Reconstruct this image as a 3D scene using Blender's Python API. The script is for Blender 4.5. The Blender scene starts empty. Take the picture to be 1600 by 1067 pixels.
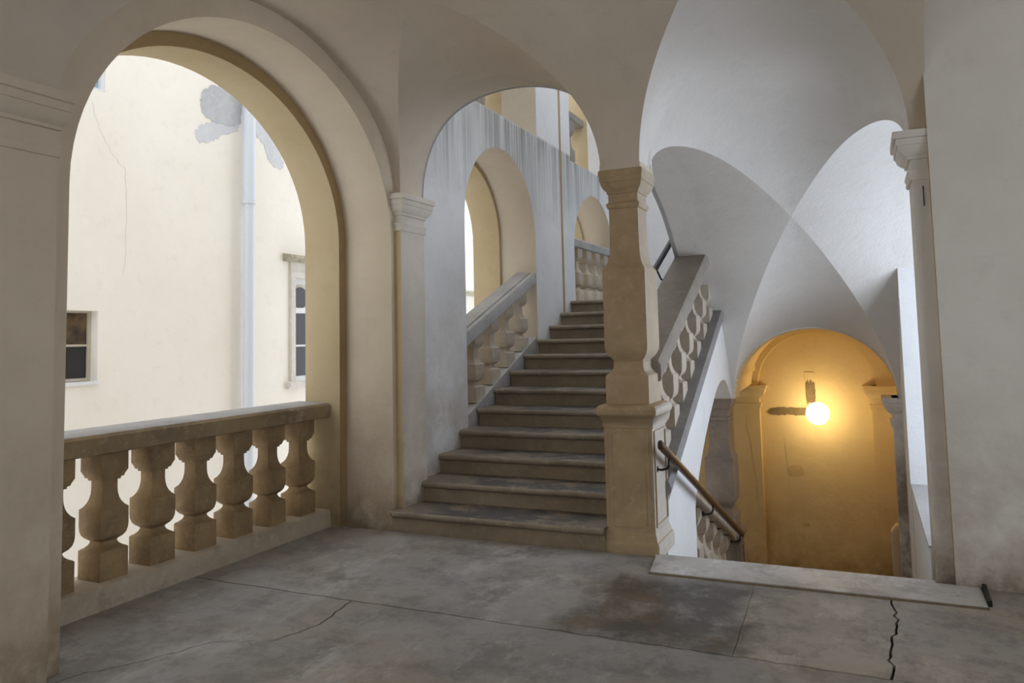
import bpy, bmesh, math, random
from mathutils import Vector, Matrix

S = bpy.context.scene
C = S.collection
random.seed(7)

# ------------------------------------------------------------------ camera
cam_d = bpy.data.cameras.new('camera')
cam_d.sensor_width = 36.0
cam_d.lens = 36.0 * 1204.09 / 1600.0
cam_d.shift_y = -98.25 / 1600.0
cam_d.clip_start = 0.05
cam = bpy.data.objects.new('camera', cam_d)
C.objects.link(cam)
YAW, PITCH, ROLL = math.radians(24.506), math.radians(4.342), math.radians(-1.312)
_f = Vector((-math.sin(YAW) * math.cos(PITCH), math.cos(YAW) * math.cos(PITCH), math.sin(PITCH)))
_r = Vector((math.cos(YAW), math.sin(YAW), 0))
_u = _r.cross(_f)
_r2 = _r * math.cos(ROLL) + _u * math.sin(ROLL)
_u2 = _u * math.cos(ROLL) - _r * math.sin(ROLL)
cam.matrix_world = Matrix(((_r2.x, _u2.x, -_f.x, 0), (_r2.y, _u2.y, -_f.y, 0), (_r2.z, _u2.z, -_f.z, 1.45), (0, 0, 0, 1)))
S.camera = cam

# ------------------------------------------------------------------ sky, daylight, exposure
W = bpy.data.worlds.new('sky')
S.world = W
W.use_nodes = True
_bg = W.node_tree.nodes['Background']
_bg.inputs[0].default_value = (0.90, 0.94, 1.0, 1)
_bg.inputs[1].default_value = 2.1
S.view_settings.view_transform = 'Standard'
S.view_settings.look = 'None'
S.view_settings.exposure = 0.0
S.view_settings.gamma = 1.0
S.view_settings.use_curve_mapping = False
S.cycles.max_bounces = 14
S.cycles.diffuse_bounces = 10
S.cycles.use_denoising = True
S.cycles.sample_clamp_indirect = 6.0


def area(name, loc, rot, sx, sy, power, col, portal=False):
    d = bpy.data.lights.new(name, 'AREA')
    d.shape = 'RECTANGLE'
    d.size, d.size_y = sx, sy
    d.energy = power
    d.color = col
    if portal:
        d.cycles.is_portal = True
    o = bpy.data.objects.new(name, d)
    C.objects.link(o)
    o.location = loc
    o.rotation_euler = rot
    o['kind'] = 'helper'
    return o


PI = math.pi
# daylight at niche and upper windows; unseen hall, end and roof openings add fill
area('daylight_niche', (1.62, 6.55, 1.35), (0, PI / 2, 0), 2.0, 1.7, 68, (0.84, 0.91, 1.0))
area('fill_roof', (-2.5, 8.6, 7.18), (0, 0, 0), 1.18, 4.75, 52, (0.90, 0.945, 1.0))
area('daylight_upper_window', (1.07, 10.3, 3.2), (0, PI / 2, 0), 1.9, 1.7, 26, (0.80, 0.89, 1.0))
area('fill_hall', (3.38, 2.2, 2.0), (0, PI / 2, 0), 2.3, 2.5, 23, (1.0, 0.96, 0.90))
area('fill_end', (-.95, -2.77, 1.95), (PI / 2, 0, PI), 2.8, 2.4, 8, (1.0, 0.93, 0.82))


# ------------------------------------------------------------------ materials
def newmat(name):
    m = bpy.data.materials.new(name)
    m.use_nodes = True
    nt = m.node_tree
    b = nt.nodes['Principled BSDF']
    return m, nt, b


class N:
    """small node builder on world position"""

    def __init__(s, nt):
        s.nt = nt
        g = nt.nodes.new('ShaderNodeNewGeometry')
        s.pos = g.outputs['Position']
        s.nrm = g.outputs['Normal']

    def noise(s, scale, detail=5, rough=.6, vec=None, stretch=None):
        n = s.nt.nodes.new('ShaderNodeTexNoise')
        n.inputs['Scale'].default_value = scale
        n.inputs['Detail'].default_value = detail
        n.inputs['Roughness'].default_value = rough
        v = vec or s.pos
        if stretch:
            mp = s.nt.nodes.new('ShaderNodeMapping')
            mp.inputs['Scale'].default_value = stretch
            s.nt.links.new(v, mp.inputs['Vector'])
            v = mp.outputs[0]
        s.nt.links.new(v, n.inputs['Vector'])
        return n.outputs['Fac']

    def ramp(s, fac, a, b, ca=(0, 0, 0), cb=(1, 1, 1)):
        r = s.nt.nodes.new('ShaderNodeValToRGB')
        e = r.color_ramp.elements
        e[0].position, e[1].position = a, b
        e[0].color, e[1].color = (*ca, 1), (*cb, 1)
        s.nt.links.new(fac, r.inputs[0])
        return r.outputs[0]

    def mix(s, fac, a, b, mode='MIX'):
        m = s.nt.nodes.new('ShaderNodeMix')
        m.data_type = 'RGBA'
        m.blend_type = mode
        for k, v in ((0, fac), (6, a), (7, b)):
            if isinstance(v, (int, float)):
                m.inputs[k].default_value = v
            elif isinstance(v, tuple):
                m.inputs[k].default_value = (*v, 1)
            else:
                s.nt.links.new(v, m.inputs[k])
        return m.outputs[2]

    def math(s, op, a, b=0.0, c=None, clamp=False):
        m = s.nt.nodes.new('ShaderNodeMath')
        m.operation = op
        m.use_clamp = clamp
        for k, v in ((0, a), (1, b), (2, c)):
            if v is None:
                continue
            if isinstance(v, (int, float)):
                m.inputs[k].default_value = v
            else:
                s.nt.links.new(v, m.inputs[k])
        return m.outputs[0]

    def xyz(s):
        x = s.nt.nodes.new('ShaderNodeSeparateXYZ')
        s.nt.links.new(s.pos, x.inputs[0])
        return x.outputs

    def step(s, v, a, b):
        m = s.nt.nodes.new('ShaderNodeMapRange')
        m.inputs[1].default_value, m.inputs[2].default_value = a, b
        s.nt.links.new(v, m.inputs[0])
        return m.outputs[0]

    def bump(s, b, h, strength, dist=.01):
        n = s.nt.nodes.new('ShaderNodeBump')
        n.inputs['Strength'].default_value = strength
        n.inputs['Distance'].default_value = dist
        s.nt.links.new(h, n.inputs['Height'])
        s.nt.links.new(n.outputs[0], b.inputs['Normal'])


def plaster(name, base, shade, dirt=(.30, .22, .13), dirt_h=1.25, dirt_z=None, streak=None, spec=.15):
    """lime plaster: broad tonal clouds, fine trowel relief, grime rising from a floor level, run-off streaks below a sill"""
    m, nt, b = newmat(name)
    n = N(nt)
    c = n.mix(n.ramp(n.noise(.9, 6, .62), .35, .70), base, shade)
    c = n.mix(n.math('MULTIPLY', n.ramp(n.noise(5.5, 6, .7), .55, .75), .35), c, tuple(v * .82 for v in shade))
    z = n.xyz()
    if dirt_z is not None:
        k = n.step(z[2], dirt_z + dirt_h, dirt_z)
        k = n.math('MULTIPLY', k, n.ramp(n.noise(2.6, 8, .72), .36, .68))
        c = n.mix(n.math('MULTIPLY', k, .75), c, dirt)
        k2 = n.math('MULTIPLY', n.step(z[2], dirt_z + .28, dirt_z), n.ramp(n.noise(6, 6, .7), .35, .6))
        c = n.mix(n.math('MULTIPLY', k2, .7), c, tuple(v * .55 for v in dirt))
    if streak:
        top, low, col = streak
        st = n.noise(1.0, 9, .8, stretch=(1, 22, .30))
        st2 = n.noise(1.0, 3, .6, stretch=(.2, 1.1, .3))
        k = n.math('MULTIPLY', n.math('POWER', n.step(z[2], low, top), .7), n.step(z[2], top + .03, top - .01))
        k = n.math('MULTIPLY', k, n.ramp(st, .40, .56))
        k = n.math('MULTIPLY', k, n.ramp(st2, .30, .50))
        nx = nt.nodes.new('ShaderNodeSeparateXYZ')
        nt.links.new(n.nrm, nx.inputs[0])
        k = n.math('MULTIPLY', k, n.step(nx.outputs[0], .5, .8))
        c = n.mix(n.math('MULTIPLY', k, .9), c, col)
    nt.links.new(c, b.inputs['Base Color'])
    b.inputs['Roughness'].default_value = .92
    b.inputs['Specular IOR Level'].default_value = spec
    n.bump(b, n.math('ADD', n.noise(9, 6, .65), n.math('MULTIPLY', n.noise(55, 4, .6), .25)), .28, .02)
    return m


def stone(name, base, dark, light, rough=.8, scale=3.0, bump=.35, spot=None):
    m, nt, b = newmat(name)
    n = N(nt)
    c = n.mix(n.ramp(n.noise(scale, 7, .68), .32, .70), base, dark)
    c = n.mix(n.math('MULTIPLY', n.ramp(n.noise(scale * 5, 6, .7), .52, .72), .55), c, light)
    if spot:
        c = n.mix(n.ramp(n.noise(scale * 1.7, 8, .75), .56, .64), c, spot)
    nt.links.new(c, b.inputs['Base Color'])
    b.inputs['Roughness'].default_value = rough
    b.inputs['Specular IOR Level'].default_value = .25
    n.bump(b, n.math('ADD', n.noise(scale * 4, 6, .7), n.math('MULTIPLY', n.noise(70, 5, .7), .3)), bump, .015)
    return m


def plain(name, col, rough=.6, metal=0.0, noise_amt=.15, scale=20):
    m, nt, b = newmat(name)
    n = N(nt)
    c = n.mix(n.math('MULTIPLY', n.noise(scale, 5, .65), noise_amt * 2), col, tuple(v * .45 for v in col))
    nt.links.new(c, b.inputs['Base Color'])
    b.inputs['Roughness'].default_value = rough
    b.inputs['Metallic'].default_value = metal
    return m


def treadmat(name):
    """worn stair stone: brown slab with grey-black foot wear and pale chipped edges"""
    m, nt, b = newmat(name)
    n = N(nt)
    c = n.mix(n.ramp(n.noise(2.2, 7, .7), .35, .68), (.24, .19, .135), (.155, .122, .09))
    z = n.xyz()
    mid = n.math('MULTIPLY', n.step(z[0], -3.30, -2.95), n.step(z[0], -1.62, -1.85))
    k = n.math('MULTIPLY', n.ramp(n.noise(3.2, 8, .74, stretch=(1, 1.4, 1)), .45, .52), mid)
    c = n.mix(n.math('MULTIPLY', k, .9), c, (.055, .055, .06))
    c = n.mix(n.math('MULTIPLY', n.ramp(n.noise(14, 8, .78), .58, .66), .6), c, (.42, .38, .33))
    ns = nt.nodes.new('ShaderNodeSeparateXYZ')
    nt.links.new(n.nrm, ns.inputs[0])
    nose = n.mix(n.ramp(n.noise(4, 7, .7), .35, .68), (.33, .27, .195), (.20, .16, .115))
    nose = n.mix(n.math('MULTIPLY', n.ramp(n.noise(17, 8, .78), .57, .66), .7), nose, (.50, .45, .38))
    c = n.mix(n.step(ns.outputs[1], -.35, -.75), c, nose)
    nt.links.new(c, b.inputs['Base Color'])
    b.inputs['Roughness'].default_value = .48
    n.bump(b, n.noise(18, 7, .72), .4, .012)
    return m


def floormat(name, base, dark, warm, rough=.5):
    m, nt, b = newmat(name)
    n = N(nt)
    c = n.mix(n.ramp(n.noise(1.1, 7, .66), .33, .68), base, dark)
    c = n.mix(n.math('MULTIPLY', n.ramp(n.noise(.8, 5, .6, stretch=(1, 1.6, 1)), .45, .72), .7), c, warm)
    c = n.mix(n.math('MULTIPLY', n.ramp(n.noise(2.6, 9, .78), .48, .60), .70), c, tuple(v * .60 for v in dark))
    c = n.mix(n.math('MULTIPLY', n.ramp(n.noise(1.9, 9, .78, stretch=(1.5, .8, 1)), .53, .62), .60), c, tuple(min(1, v * 1.35) for v in base))
    c = n.mix(n.math('MULTIPLY', n.ramp(n.noise(8, 8, .75), .52, .70), .45), c, tuple(v * .62 for v in dark))
    c = n.mix(n.math('MULTIPLY', n.ramp(n.noise(30, 4, .7), .66, .72), .6), c, (.06, .055, .05))
    z = n.xyz()
    wx = n.math('ADD', z[0], n.math('MULTIPLY', n.math('SUBTRACT', n.noise(2.3, 7, .7), .5), .75))
    wy = n.math('ADD', z[1], n.math('MULTIPLY', n.math('SUBTRACT', n.noise(2.9, 7, .7), .5), .35))
    k = n.math('MULTIPLY', n.step(wx, -1.62, -1.42), n.step(wx, -.52, -.68))
    k = n.math('MULTIPLY', k, n.math('MULTIPLY', n.step(z[1], 3.62, 3.66), n.step(wy, 4.72, 4.56)))
    k = n.math('MULTIPLY', k, n.ramp(n.noise(4.5, 8, .75), .30, .52))
    c = n.mix(n.math('MULTIPLY', k, .85), c, n.mix(n.ramp(n.noise(1.6, 5, .6), .45, .62), (.065, .06, .056), (.15, .095, .05)))
    nt.links.new(c, b.inputs['Base Color'])
    r = n.math('ADD', n.math('MULTIPLY', n.noise(3, 6, .7), .35), rough - .15)
    nt.links.new(r, b.inputs['Roughness'])
    b.inputs['Specular IOR Level'].default_value = .35
    n.bump(b, n.math('ADD', n.noise(5, 7, .65), n.math('MULTIPLY', n.noise(60, 5, .7), .22)), .25, .012)
    return m


M = {}  # plaster tints differ by area, partly holding the colour of the local light
M['landing'] = plaster('landing_plaster', (.69, .60, .47), (.60, .51, .39), dirt_z=0.0)
M['landing_vault'] = plaster('landing_vault_plaster', (.64, .56, .455), (.55, .475, .38))
M['outer'] = plaster('ochre_plaster', (.54, .44, .28), (.46, .36, .21), dirt_z=0.0)
M['ochre_strip'] = plaster('rubbed_ochre', (.62, .48, .29), (.54, .42, .26), dirt_z=0.0)
M['groove'] = plaster('groove_ochre', (.42, .31, .16), (.34, .24, .12), dirt_z=0.0)
M['well'] = plaster('stairwell_plaster', (.76, .76, .76), (.66, .66, .66), streak=(3.76, 2.75, (.20, .19, .18)), dirt=(.40, .325, .235), dirt_h=2.1, dirt_z=.3)
M['well_low'] = plaster('stair_foot_plaster', (.70, .65, .57), (.59, .54, .47), dirt=(.40, .32, .23), dirt_h=1.9, dirt_z=.15)
M['stair_vault'] = plaster('stair_vault_plaster', (.76, .735, .70), (.69, .66, .62))
M['white'] = plaster('white_wash', (.80, .80, .80), (.72, .72, .72))
M['pier'] = plaster('pier_plaster', (.82, .79, .74), (.72, .69, .63), dirt_z=0.0)
M['yellow'] = plaster('yellow_plaster', (.72, .59, .36), (.64, .50, .28), dirt=(.33, .22, .11), dirt_z=-1.6)
M['court'] = plaster('courtyard_plaster', (.83, .795, .725), (.79, .745, .665))
M['patch'] = stone('bare_render', (.50, .51, .52), (.40, .41, .43), (.60, .60, .60), .95, 3)
M['patch_pale'] = stone('pale_bare_render', (.60, .61, .63), (.52, .53, .55), (.66, .66, .67), .95, 3)
M['yellow_stain'] = stone('stained_ochre', (.60, .47, .26), (.53, .41, .22), (.66, .52, .30), .95, 6)
M['mortar'] = stone('dark_mortar', (.22, .17, .10), (.13, .10, .06), (.30, .24, .15), .95, 7)
M['baluster'] = stone('brown_sandstone', (.37, .255, .13), (.19, .135, .08), (.44, .32, .19), .85, 4)
M['rail'] = stone('rail_sandstone', (.34, .25, .135), (.20, .15, .095), (.46, .36, .24), .85, 3, spot=(.42, .35, .27))
M['plinth'] = stone('plinth_plastered', (.52, .45, .35), (.38, .32, .24), (.58, .52, .43), .9, 3, spot=(.36, .31, .25))
M['pillar'] = stone('tan_sandstone', (.49, .37, .225), (.365, .265, .155), (.56, .44, .30), .85, 2.8)
M['dark_pillar'] = stone('grey_brown_stone', (.30, .25, .21), (.21, .175, .15), (.38, .33, .29), .85, 4)
M['grey_stone'] = stone('grey_stone', (.42, .41, .40), (.32, .31, .30), (.52, .51, .50), .8, 3)
M['string'] = stone('dark_string_stone', (.30, .29, .28), (.22, .21, .20), (.38, .37, .36), .75, 3)
M['underrail'] = stone('brown_grey_rail', (.31, .275, .235), (.24, .21, .18), (.38, .35, .31), .8, 3)
M['pale_baluster'] = stone('pale_baluster_stone', (.52, .46, .38), (.42, .36, .29), (.60, .55, .47), .85, 4)
M['tread'] = treadmat('worn_step')
M['riser'] = stone('riser_stone', (.34, .27, .185), (.23, .18, .125), (.42, .35, .26), .8, 3)
M['floor'] = floormat('screed', (.37, .365, .365), (.26, .25, .24), (.35, .285, .21), .36)
M['floor_dark'] = floormat('dark_flag', (.20, .185, .17), (.13, .12, .115), (.26, .20, .14), .6)
M['floor_pale'] = floormat('pale_flag', (.42, .40, .37), (.32, .30, .28), (.44, .36, .24))
M['floor_joint'] = plain('joint_dirt', (.075, .065, .055), .95)
M['threshold'] = floormat('threshold_stone', (.62, .62, .62), (.52, .515, .51), (.60, .56, .50), .45)
M['wood'] = plain('handrail_wood', (.075, .036, .015), .38, 0, .3, 40)
M['iron'] = plain('black_iron', (.03, .03, .03), .5, .6)
M['pipe'] = plain('grey_painted_pipe', (.62, .66, .71), .5, 0, .06)
M['frame'] = plain('white_frame', (.74, .75, .76), .6, 0, .12)
M['frame_tan'] = plain('tan_frame', (.55, .50, .40), .6, 0, .2)
M['hood'] = stone('mossy_hood', (.46, .41, .30), (.22, .20, .16), (.60, .56, .46), .9, 8)
M['surround'] = stone('window_surround', (.66, .63, .57), (.54, .51, .46), (.74, .72, .67), .9, 3)
_m, _nt, _b = newmat('dark_glass')
_b.inputs['Base Color'].default_value = (.02, .02, .022, 1)
_b.inputs['Roughness'].default_value = .08
M['glass'] = _m
_m, _nt, _b = newmat('sky_blue_glass')
_b.inputs['Base Color'].default_value = (.32, .40, .50, 1)
_b.inputs['Roughness'].default_value = .12
M['glass_blue'] = _m
_m, _nt, _b = newmat('brown_glass')
_n = N(_nt)
_nt.links.new(_n.mix(_n.ramp(_n.noise(2.5, 4, .6), .4, .6), (.03, .022, .018), (.16, .10, .05)), _b.inputs['Base Color'])
_b.inputs['Roughness'].default_value = .15
M['glass_brown'] = _m
_m, _nt, _b = newmat('clear_pane')
for _k in list(_nt.nodes):
    if _k.type != 'OUTPUT_MATERIAL':
        _nt.nodes.remove(_k)
_t = _nt.nodes.new('ShaderNodeBsdfTransparent')
_t.inputs[0].default_value = (.95, .97, 1, 1)
_g = _nt.nodes.new('ShaderNodeBsdfGlossy')
_g.inputs['Roughness'].default_value = .03
_x = _nt.nodes.new('ShaderNodeMixShader')
_x.inputs[0].default_value = .06
_nt.links.new(_t.outputs[0], _x.inputs[1])
_nt.links.new(_g.outputs[0], _x.inputs[2])
_nt.links.new(_x.outputs[0], [q for q in _nt.nodes if q.type == 'OUTPUT_MATERIAL'][0].inputs[0])
M['pane'] = _m
_m, _nt, _b = newmat('lit_globe')
_b.inputs['Base Color'].default_value = (1, .95, .85, 1)
_b.inputs['Emission Color'].default_value = (1.0, .76, .38, 1)
_b.inputs['Emission Strength'].default_value = 24.0
M['globe'] = _m


# ------------------------------------------------------------------ mesh helpers
def link(name, bm, mat, parent=None, smooth=38, weld=True, **props):
    if weld:
        bmesh.ops.remove_doubles(bm, verts=bm.verts, dist=1e-5)
    bmesh.ops.recalc_face_normals(bm, faces=bm.faces)
    me = bpy.data.meshes.new(name)
    bm.to_mesh(me)
    bm.free()
    me.materials.append(M[mat] if isinstance(mat, str) else mat)
    for p in me.polygons:
        p.use_smooth = True
    me.set_sharp_from_angle(angle=math.radians(smooth))
    o = bpy.data.objects.new(name, me)
    C.objects.link(o)
    if parent is not None:
        o.parent = parent
        o.matrix_parent_inverse = Matrix.Translation(parent.location).inverted()
    for k, v in props.items():
        o[k] = v
    return o


def struct(name, bm, mat, label=None, parent=None, **kw):
    o = link(name, bm, mat, parent, **kw)
    if parent is None:
        o['kind'] = 'structure'
        if label:
            o['label'] = label
            o['category'] = name.split('_')[0].split('.')[0]
    return o


def thing(name, label, cat, loc=(0, 0, 0), group=None):
    o = bpy.data.objects.new(name, None)
    o.empty_display_size = .1
    C.objects.link(o)
    o.location = loc
    o['label'] = label
    o['category'] = cat
    if group:
        o['group'] = group
    return o


def tag(o, label, cat, group=None):
    o['label'] = label
    o['category'] = cat
    if group:
        o['group'] = group
    return o


def prism(bm, poly, axis, a, b):
    """extrude a 2-D outline: axis x takes (y,z), y takes (x,z), z takes (x,y)"""
    def P(q, t):
        if axis == 'x':
            return (t, q[0], q[1])
        if axis == 'y':
            return (q[0], t, q[1])
        return (q[0], q[1], t)
    va = [bm.verts.new(P(q, a)) for q in poly]
    vb = [bm.verts.new(P(q, b)) for q in poly]
    n = len(poly)
    bm.faces.new(va)
    bm.faces.new(vb[::-1])
    for i in range(n):
        j = (i + 1) % n
        bm.faces.new((va[j], va[i], vb[i], vb[j]))
    return bm


def box(bm, x0, x1, y0, y1, z0, z1):
    return prism(bm, [(x0, y0), (x1, y0), (x1, y1), (x0, y1)], 'z', z0, z1)


def B():
    return bmesh.new()


def BX(*a):
    return box(B(), *a)


def loft(bm, rings, cap=True, closed=True):
    vs = [[bm.verts.new(p) for p in r] for r in rings]
    n = len(rings[0])
    for a, b in zip(vs, vs[1:]):
        for i in range(n if closed else n - 1):
            j = (i + 1) % n
            bm.faces.new((a[i], a[j], b[j], b[i]))
    if cap:
        bm.faces.new(vs[0][::-1])
        bm.faces.new(vs[-1])
    return bm


def sqring(cx, cy, hx, hy, z, shear=0.0):
    return [(cx + sx * hx, cy + sy * hy, z + shear * sy * hy) for sx, sy in ((-1, -1), (1, -1), (1, 1), (-1, 1))]


def grid(bm, rows):
    vs = [[bm.verts.new(p) for p in r] for r in rows]
    for a, b in zip(vs, vs[1:]):
        for i in range(len(a) - 1):
            q = []
            for v in (a[i], a[i + 1], b[i + 1], b[i]):
                if not any((v.co - w.co).length < 1e-6 for w in q):
                    q.append(v)
            if len(q) > 2:
                try:
                    bm.faces.new(q)
                except ValueError:
                    pass
    return bm


def tube(bm, pts, r, n=10, flat=1.0):
    rings = []
    for i, p in enumerate(pts):
        p = Vector(p)
        d = (Vector(pts[min(i + 1, len(pts) - 1)]) - Vector(pts[max(i - 1, 0)])).normalized()
        s = d.cross(Vector((0, 0, 1)))
        s = s.normalized() if s.length > 1e-4 else Vector((1, 0, 0))
        u = s.cross(d)
        rings.append([p + s * (r * math.cos(2 * PI * k / n)) + u * (r * flat * math.sin(2 * PI * k / n)) for k in range(n)])
    return loft(bm, rings)


def arc(yc, a, z0, b, n=40, rev=False):
    """half ellipse from yc+a to yc-a"""
    p = [(yc + a * math.cos(PI * i / n), z0 + b * math.sin(PI * i / n)) for i in range(n + 1)]
    return p[::-1] if rev else p


def notch(y0, y1, ztop, yc, a, z0, b, zb):
    """outline of a wall panel y0..y1 with an arched opening rising from zb"""
    return [(y0, ztop), (y0, zb), (yc - a, zb)] + arc(yc, a, z0, b)[::-1] + [(yc + a, zb), (y1, zb), (y1, ztop)]


def clean(p):
    out = []
    for q in p:
        if not out or abs(q[0] - out[-1][0]) + abs(q[1] - out[-1][1]) > 1e-5:
            out.append(q)
    return out


def sstep(t):
    t = max(0, min(1, t))
    return t * t * (3 - 2 * t)


# ------------------------------------------------------------------ numbers of the building (metres)
XL = -3.36            # inner face of the courtyard wall
XG, XO = -3.80, -4.14  # groove between the orders, outer face
ZS = 2.60             # springing of the landing vaults
YB = 5.14             # line where the landing vaults meet the stair arches
RISE, GO, Y1 = .1575, .372, 5.03
ZU = 12 * RISE        # upper landing
ZLOW = -1.60          # lower landing
STAIR = lambda y: RISE + (y - Y1) * RISE / GO   # nosing line of the rising flight


# ------------------------------------------------------------------ landing floor
fl = struct('floor', BX(-4.14, 3.2, -2.6, 5.10, -.30, -.022), 'floor_joint', 'cracked grey screed floor of the landing')


def jag(p, q, amp, n, seed):
    r = random.Random(seed)
    out = []
    for i in range(n + 1):
        t = i / n
        w = amp * (0 if i in (0, n) else r.uniform(-1, 1))
        dx, dy = q[0] - p[0], q[1] - p[1]
        L = math.hypot(dx, dy)
        out.append((p[0] + dx * t - dy / L * w, p[1] + dy * t + dx / L * w))
    return out


g = .006


def slab(poly, mat, z=0.0):
    o = link('floor_slab', prism(B(), clean(poly), 'z', -.05, z), mat, fl)
    return o


JY = 3.65
# joint across the landing, wavering a little
jx = [-4.1, -2.695, -1.50, -.62, .035, 3.2]
J = []
for i in range(5):
    J.append(jag((jx[i], JY), (jx[i + 1], JY), .007, 14, 20 + i))
up = lambda L: [(x, y + g) for x, y in L]
dn = lambda L: [(x, y - g) for x, y in L]
lf = lambda L: [(x - g, y) for x, y in L]
rt = lambda L: [(x + g, y) for x, y in L]
cr = jag((.022, JY), (.035, 4.10), .016, 9, 41) + jag((.035, 4.10), (.062, 4.34), .014, 5, 42)[1:] + jag((.062, 4.34), (.055, 4.715), .015, 7, 43)[1:]
s2 = jag((-.62, JY), (-.66, 4.715), .006, 6, 45)
tn = lambda L, d: [(x + d, y) for x, y in L]
slab(up(J[0]) + up(J[1])[1:] + up(J[2])[1:-1] + tn(s2, -.0012) + [(-1.275, 4.715), (-1.275, 5.05), (-4.1, 5.05)], 'floor')
slab(tn(s2, .0012)[:1] + up(J[3])[1:-1] + lf(cr) + tn(s2, .0012)[::-1][:-1], 'floor_pale')
slab(rt(cr)[:1] + up(J[4])[1:] + [(3.2, 5.06), (.505, 5.06), (.505, 4.715)] + rt(cr)[::-1][:-1], 'floor_pale')
ck = [(-2.695, JY), (-2.632, 3.294), (-2.703, 3.042), (-2.98, 2.915), (-3.10, 2.64), (-3.26, 2.40), (-3.34, 2.0), (-3.3, -2.6)]
K = []
for i in range(len(ck) - 1):
    K += jag(ck[i], ck[i + 1], .012, 6, 60 + i)[(1 if i else 0):]
slab(dn(J[0])[:-1] + [(x - g, y - g) for x, y in K] + [(-4.1, -2.6)], 'floor')
slab([(x + g, y - g) for x, y in K][::-1] + dn(J[1])[1:] + dn(J[2])[1:] + dn(J[3])[1:] + dn(J[4])[1:] + [(3.2, -2.6)], 'floor')

# ------------------------------------------------------------------ courtyard wall of the landing (two orders of arches)
A1 = (3.74, 1.35, 2.22, 1.209)
A1o = (3.74, 1.27, 2.22, 1.12)
A0 = (.35, 1.30, 2.22, 1.20)
A0o = (.35, 1.22, 2.22, 1.11)
wl = B()
prism(wl, notch(-2.6, 2.0, 4.3, *A0, -.3), 'x', XL, XG)
prism(wl, notch(2.0, 5.14, 4.3, *A1, -.3), 'x', XL, XG)
WL = struct('wall_left', wl, 'landing', 'cream plastered landing wall pierced by the big round arch')
wo = B()
prism(wo, notch(-2.6, 2.0, 4.5, *A0o, -.3), 'x', XG, XO)
prism(wo, notch(2.0, 5.14, 4.5, *A1o, -.3), 'x', XG, XO)
box(wo, XL, XO, -2.6, 5.14, -6, -.3)
link('outer_order', wo, 'outer', WL)
# dark ochre ledge between the two orders
gr = B()
for q, qo in ((A1, A1o), (A0, A0o)):
    pi = [(q[0] + q[1] + .0, 0)] + arc(*q) + [(q[0] - q[1], 0)]
    po = [(qo[0] + qo[1], 0)] + arc(*qo) + [(qo[0] - qo[1], 0)]
    rows = []
    for a, b in zip(pi, po):
        rows.append([(XG + .006, a[0] - .0, a[1]), (XG + .006, b[0] - (.002 if b[0] > q[0] else -.002), b[1])])
    grid(gr, rows)
link('reveal_ledge', gr, 'groove', WL)


def capital_rings(cx, cy, hx, hy, ztop, prof, kx=.78, ky=.58):
    return [sqring(cx, cy, hx + p * kx + .003, hy + p * ky + .003, ztop - d) for d, p in prof]


PIL_PROF = [(.29, 0), (.29, .012), (.272, .022), (.255, .015), (.24, .026), (.228, .026), (.225, 0), (.168, 0), (.165, .022), (.148, .024), (.140, .042), (.120, .068), (.095, .082), (.085, .085), (.084, .095), (.046, .095), (.042, .115), (0, .118)]


def pilaster(cx, cy, hx, hy, zb, ztop, mat, parent, kx=.78, ky=.58):
    s = link('pilaster', loft(B(), [sqring(cx, cy, hx, hy, zb), sqring(cx, cy, hx, hy, ztop)]), mat, parent)
    link('capital', loft(B(), capital_rings(cx, cy, hx, hy, ztop, PIL_PROF, kx, ky)), mat, s)
    return s


pilaster(-3.43, 2.115, .13, .175, 0, ZS, 'landing', WL, .62, .2)
_p = pilaster(-3.43, 5.315, .13, .178, 0, ZS, 'well_low', WL, .58, .58)
_p.data.materials.append(M['ochre_strip'])
for q in _p.data.polygons:
    if q.normal.y < -.5:
        q.material_index = 1

# ------------------------------------------------------------------ landing balustrade
BAL = [(0, .5), (.225, .5), (.232, .47), (.245, .38), (.262, .31), (.28, .275), (.292, .27), (.30, .30), (.315, .38), (.34, .45), (.375, .488), (.41, .5), (.545, .5), (.55, .475), (.565, .41), (.59, .35), (.62, .305), (.66, .275), (.70, .265), (.765, .265), (.768, .33), (.785, .335), (.788, .39), (.81, .42), (.83, .455), (.842, .48), (1.0, .48)]


def baluster(parent, cx, cy, w, z0, z1, mat, slope=0.0, wy=None):
    wy = wy or w
    rings = []
    for t, h in BAL:
        sh = slope if t in (0, 1.0) else 0.0
        z = z0 + (z1 - z0) * t
        rings.append(sqring(cx, cy, h * w, h * wy, z, sh))
    return link('baluster', loft(B(), rings), mat, parent, smooth=50)


bl = thing('stone_balustrade', 'brown sandstone balustrade filling the big courtyard arch', 'balustrade', (-4.03, 3.74, 0))
pl = B()
prism(pl, [(-3.895, 0), (-3.90, .128), (-3.91, .134), (-4.20, .134), (-4.20, -.05), (-3.895, -.05)], 'y', 2.47, 5.01)
link('plinth', pl, 'plinth', bl)
rl = B()
prism(rl, [(-3.91, .848), (-3.895, .856), (-3.893, .945), (-3.91, .962), (-4.20, .972), (-4.21, .848)], 'y', 2.47, 5.005)
RL = link('rail', rl, 'rail', bl)
link('rail_top', prism(B(), [(-3.912, .9622), (-3.925, .9665), (-4.19, .9745), (-4.20, .972)], 'y', 2.472, 5.0), 'grey_stone', RL)
for i in range(7):
    baluster(bl, -4.05, 2.80 + .335 * i, .182, .132, .850, 'baluster')

# ------------------------------------------------------------------ landing vaults
XA, XBc, HW = -2.47, -.53, .83
XW, HWW = -1.48, 1.82
RL0, DROP = .975, .15
XE = .365


def yc_of(x):
    return 3.75 + .20 * sstep((x - XL) / (-2.47 - XL))


def yv(v, x):
    c = yc_of(x)
    return c + v * ((YB - c) if v > 0 else (c - 2.29))


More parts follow.
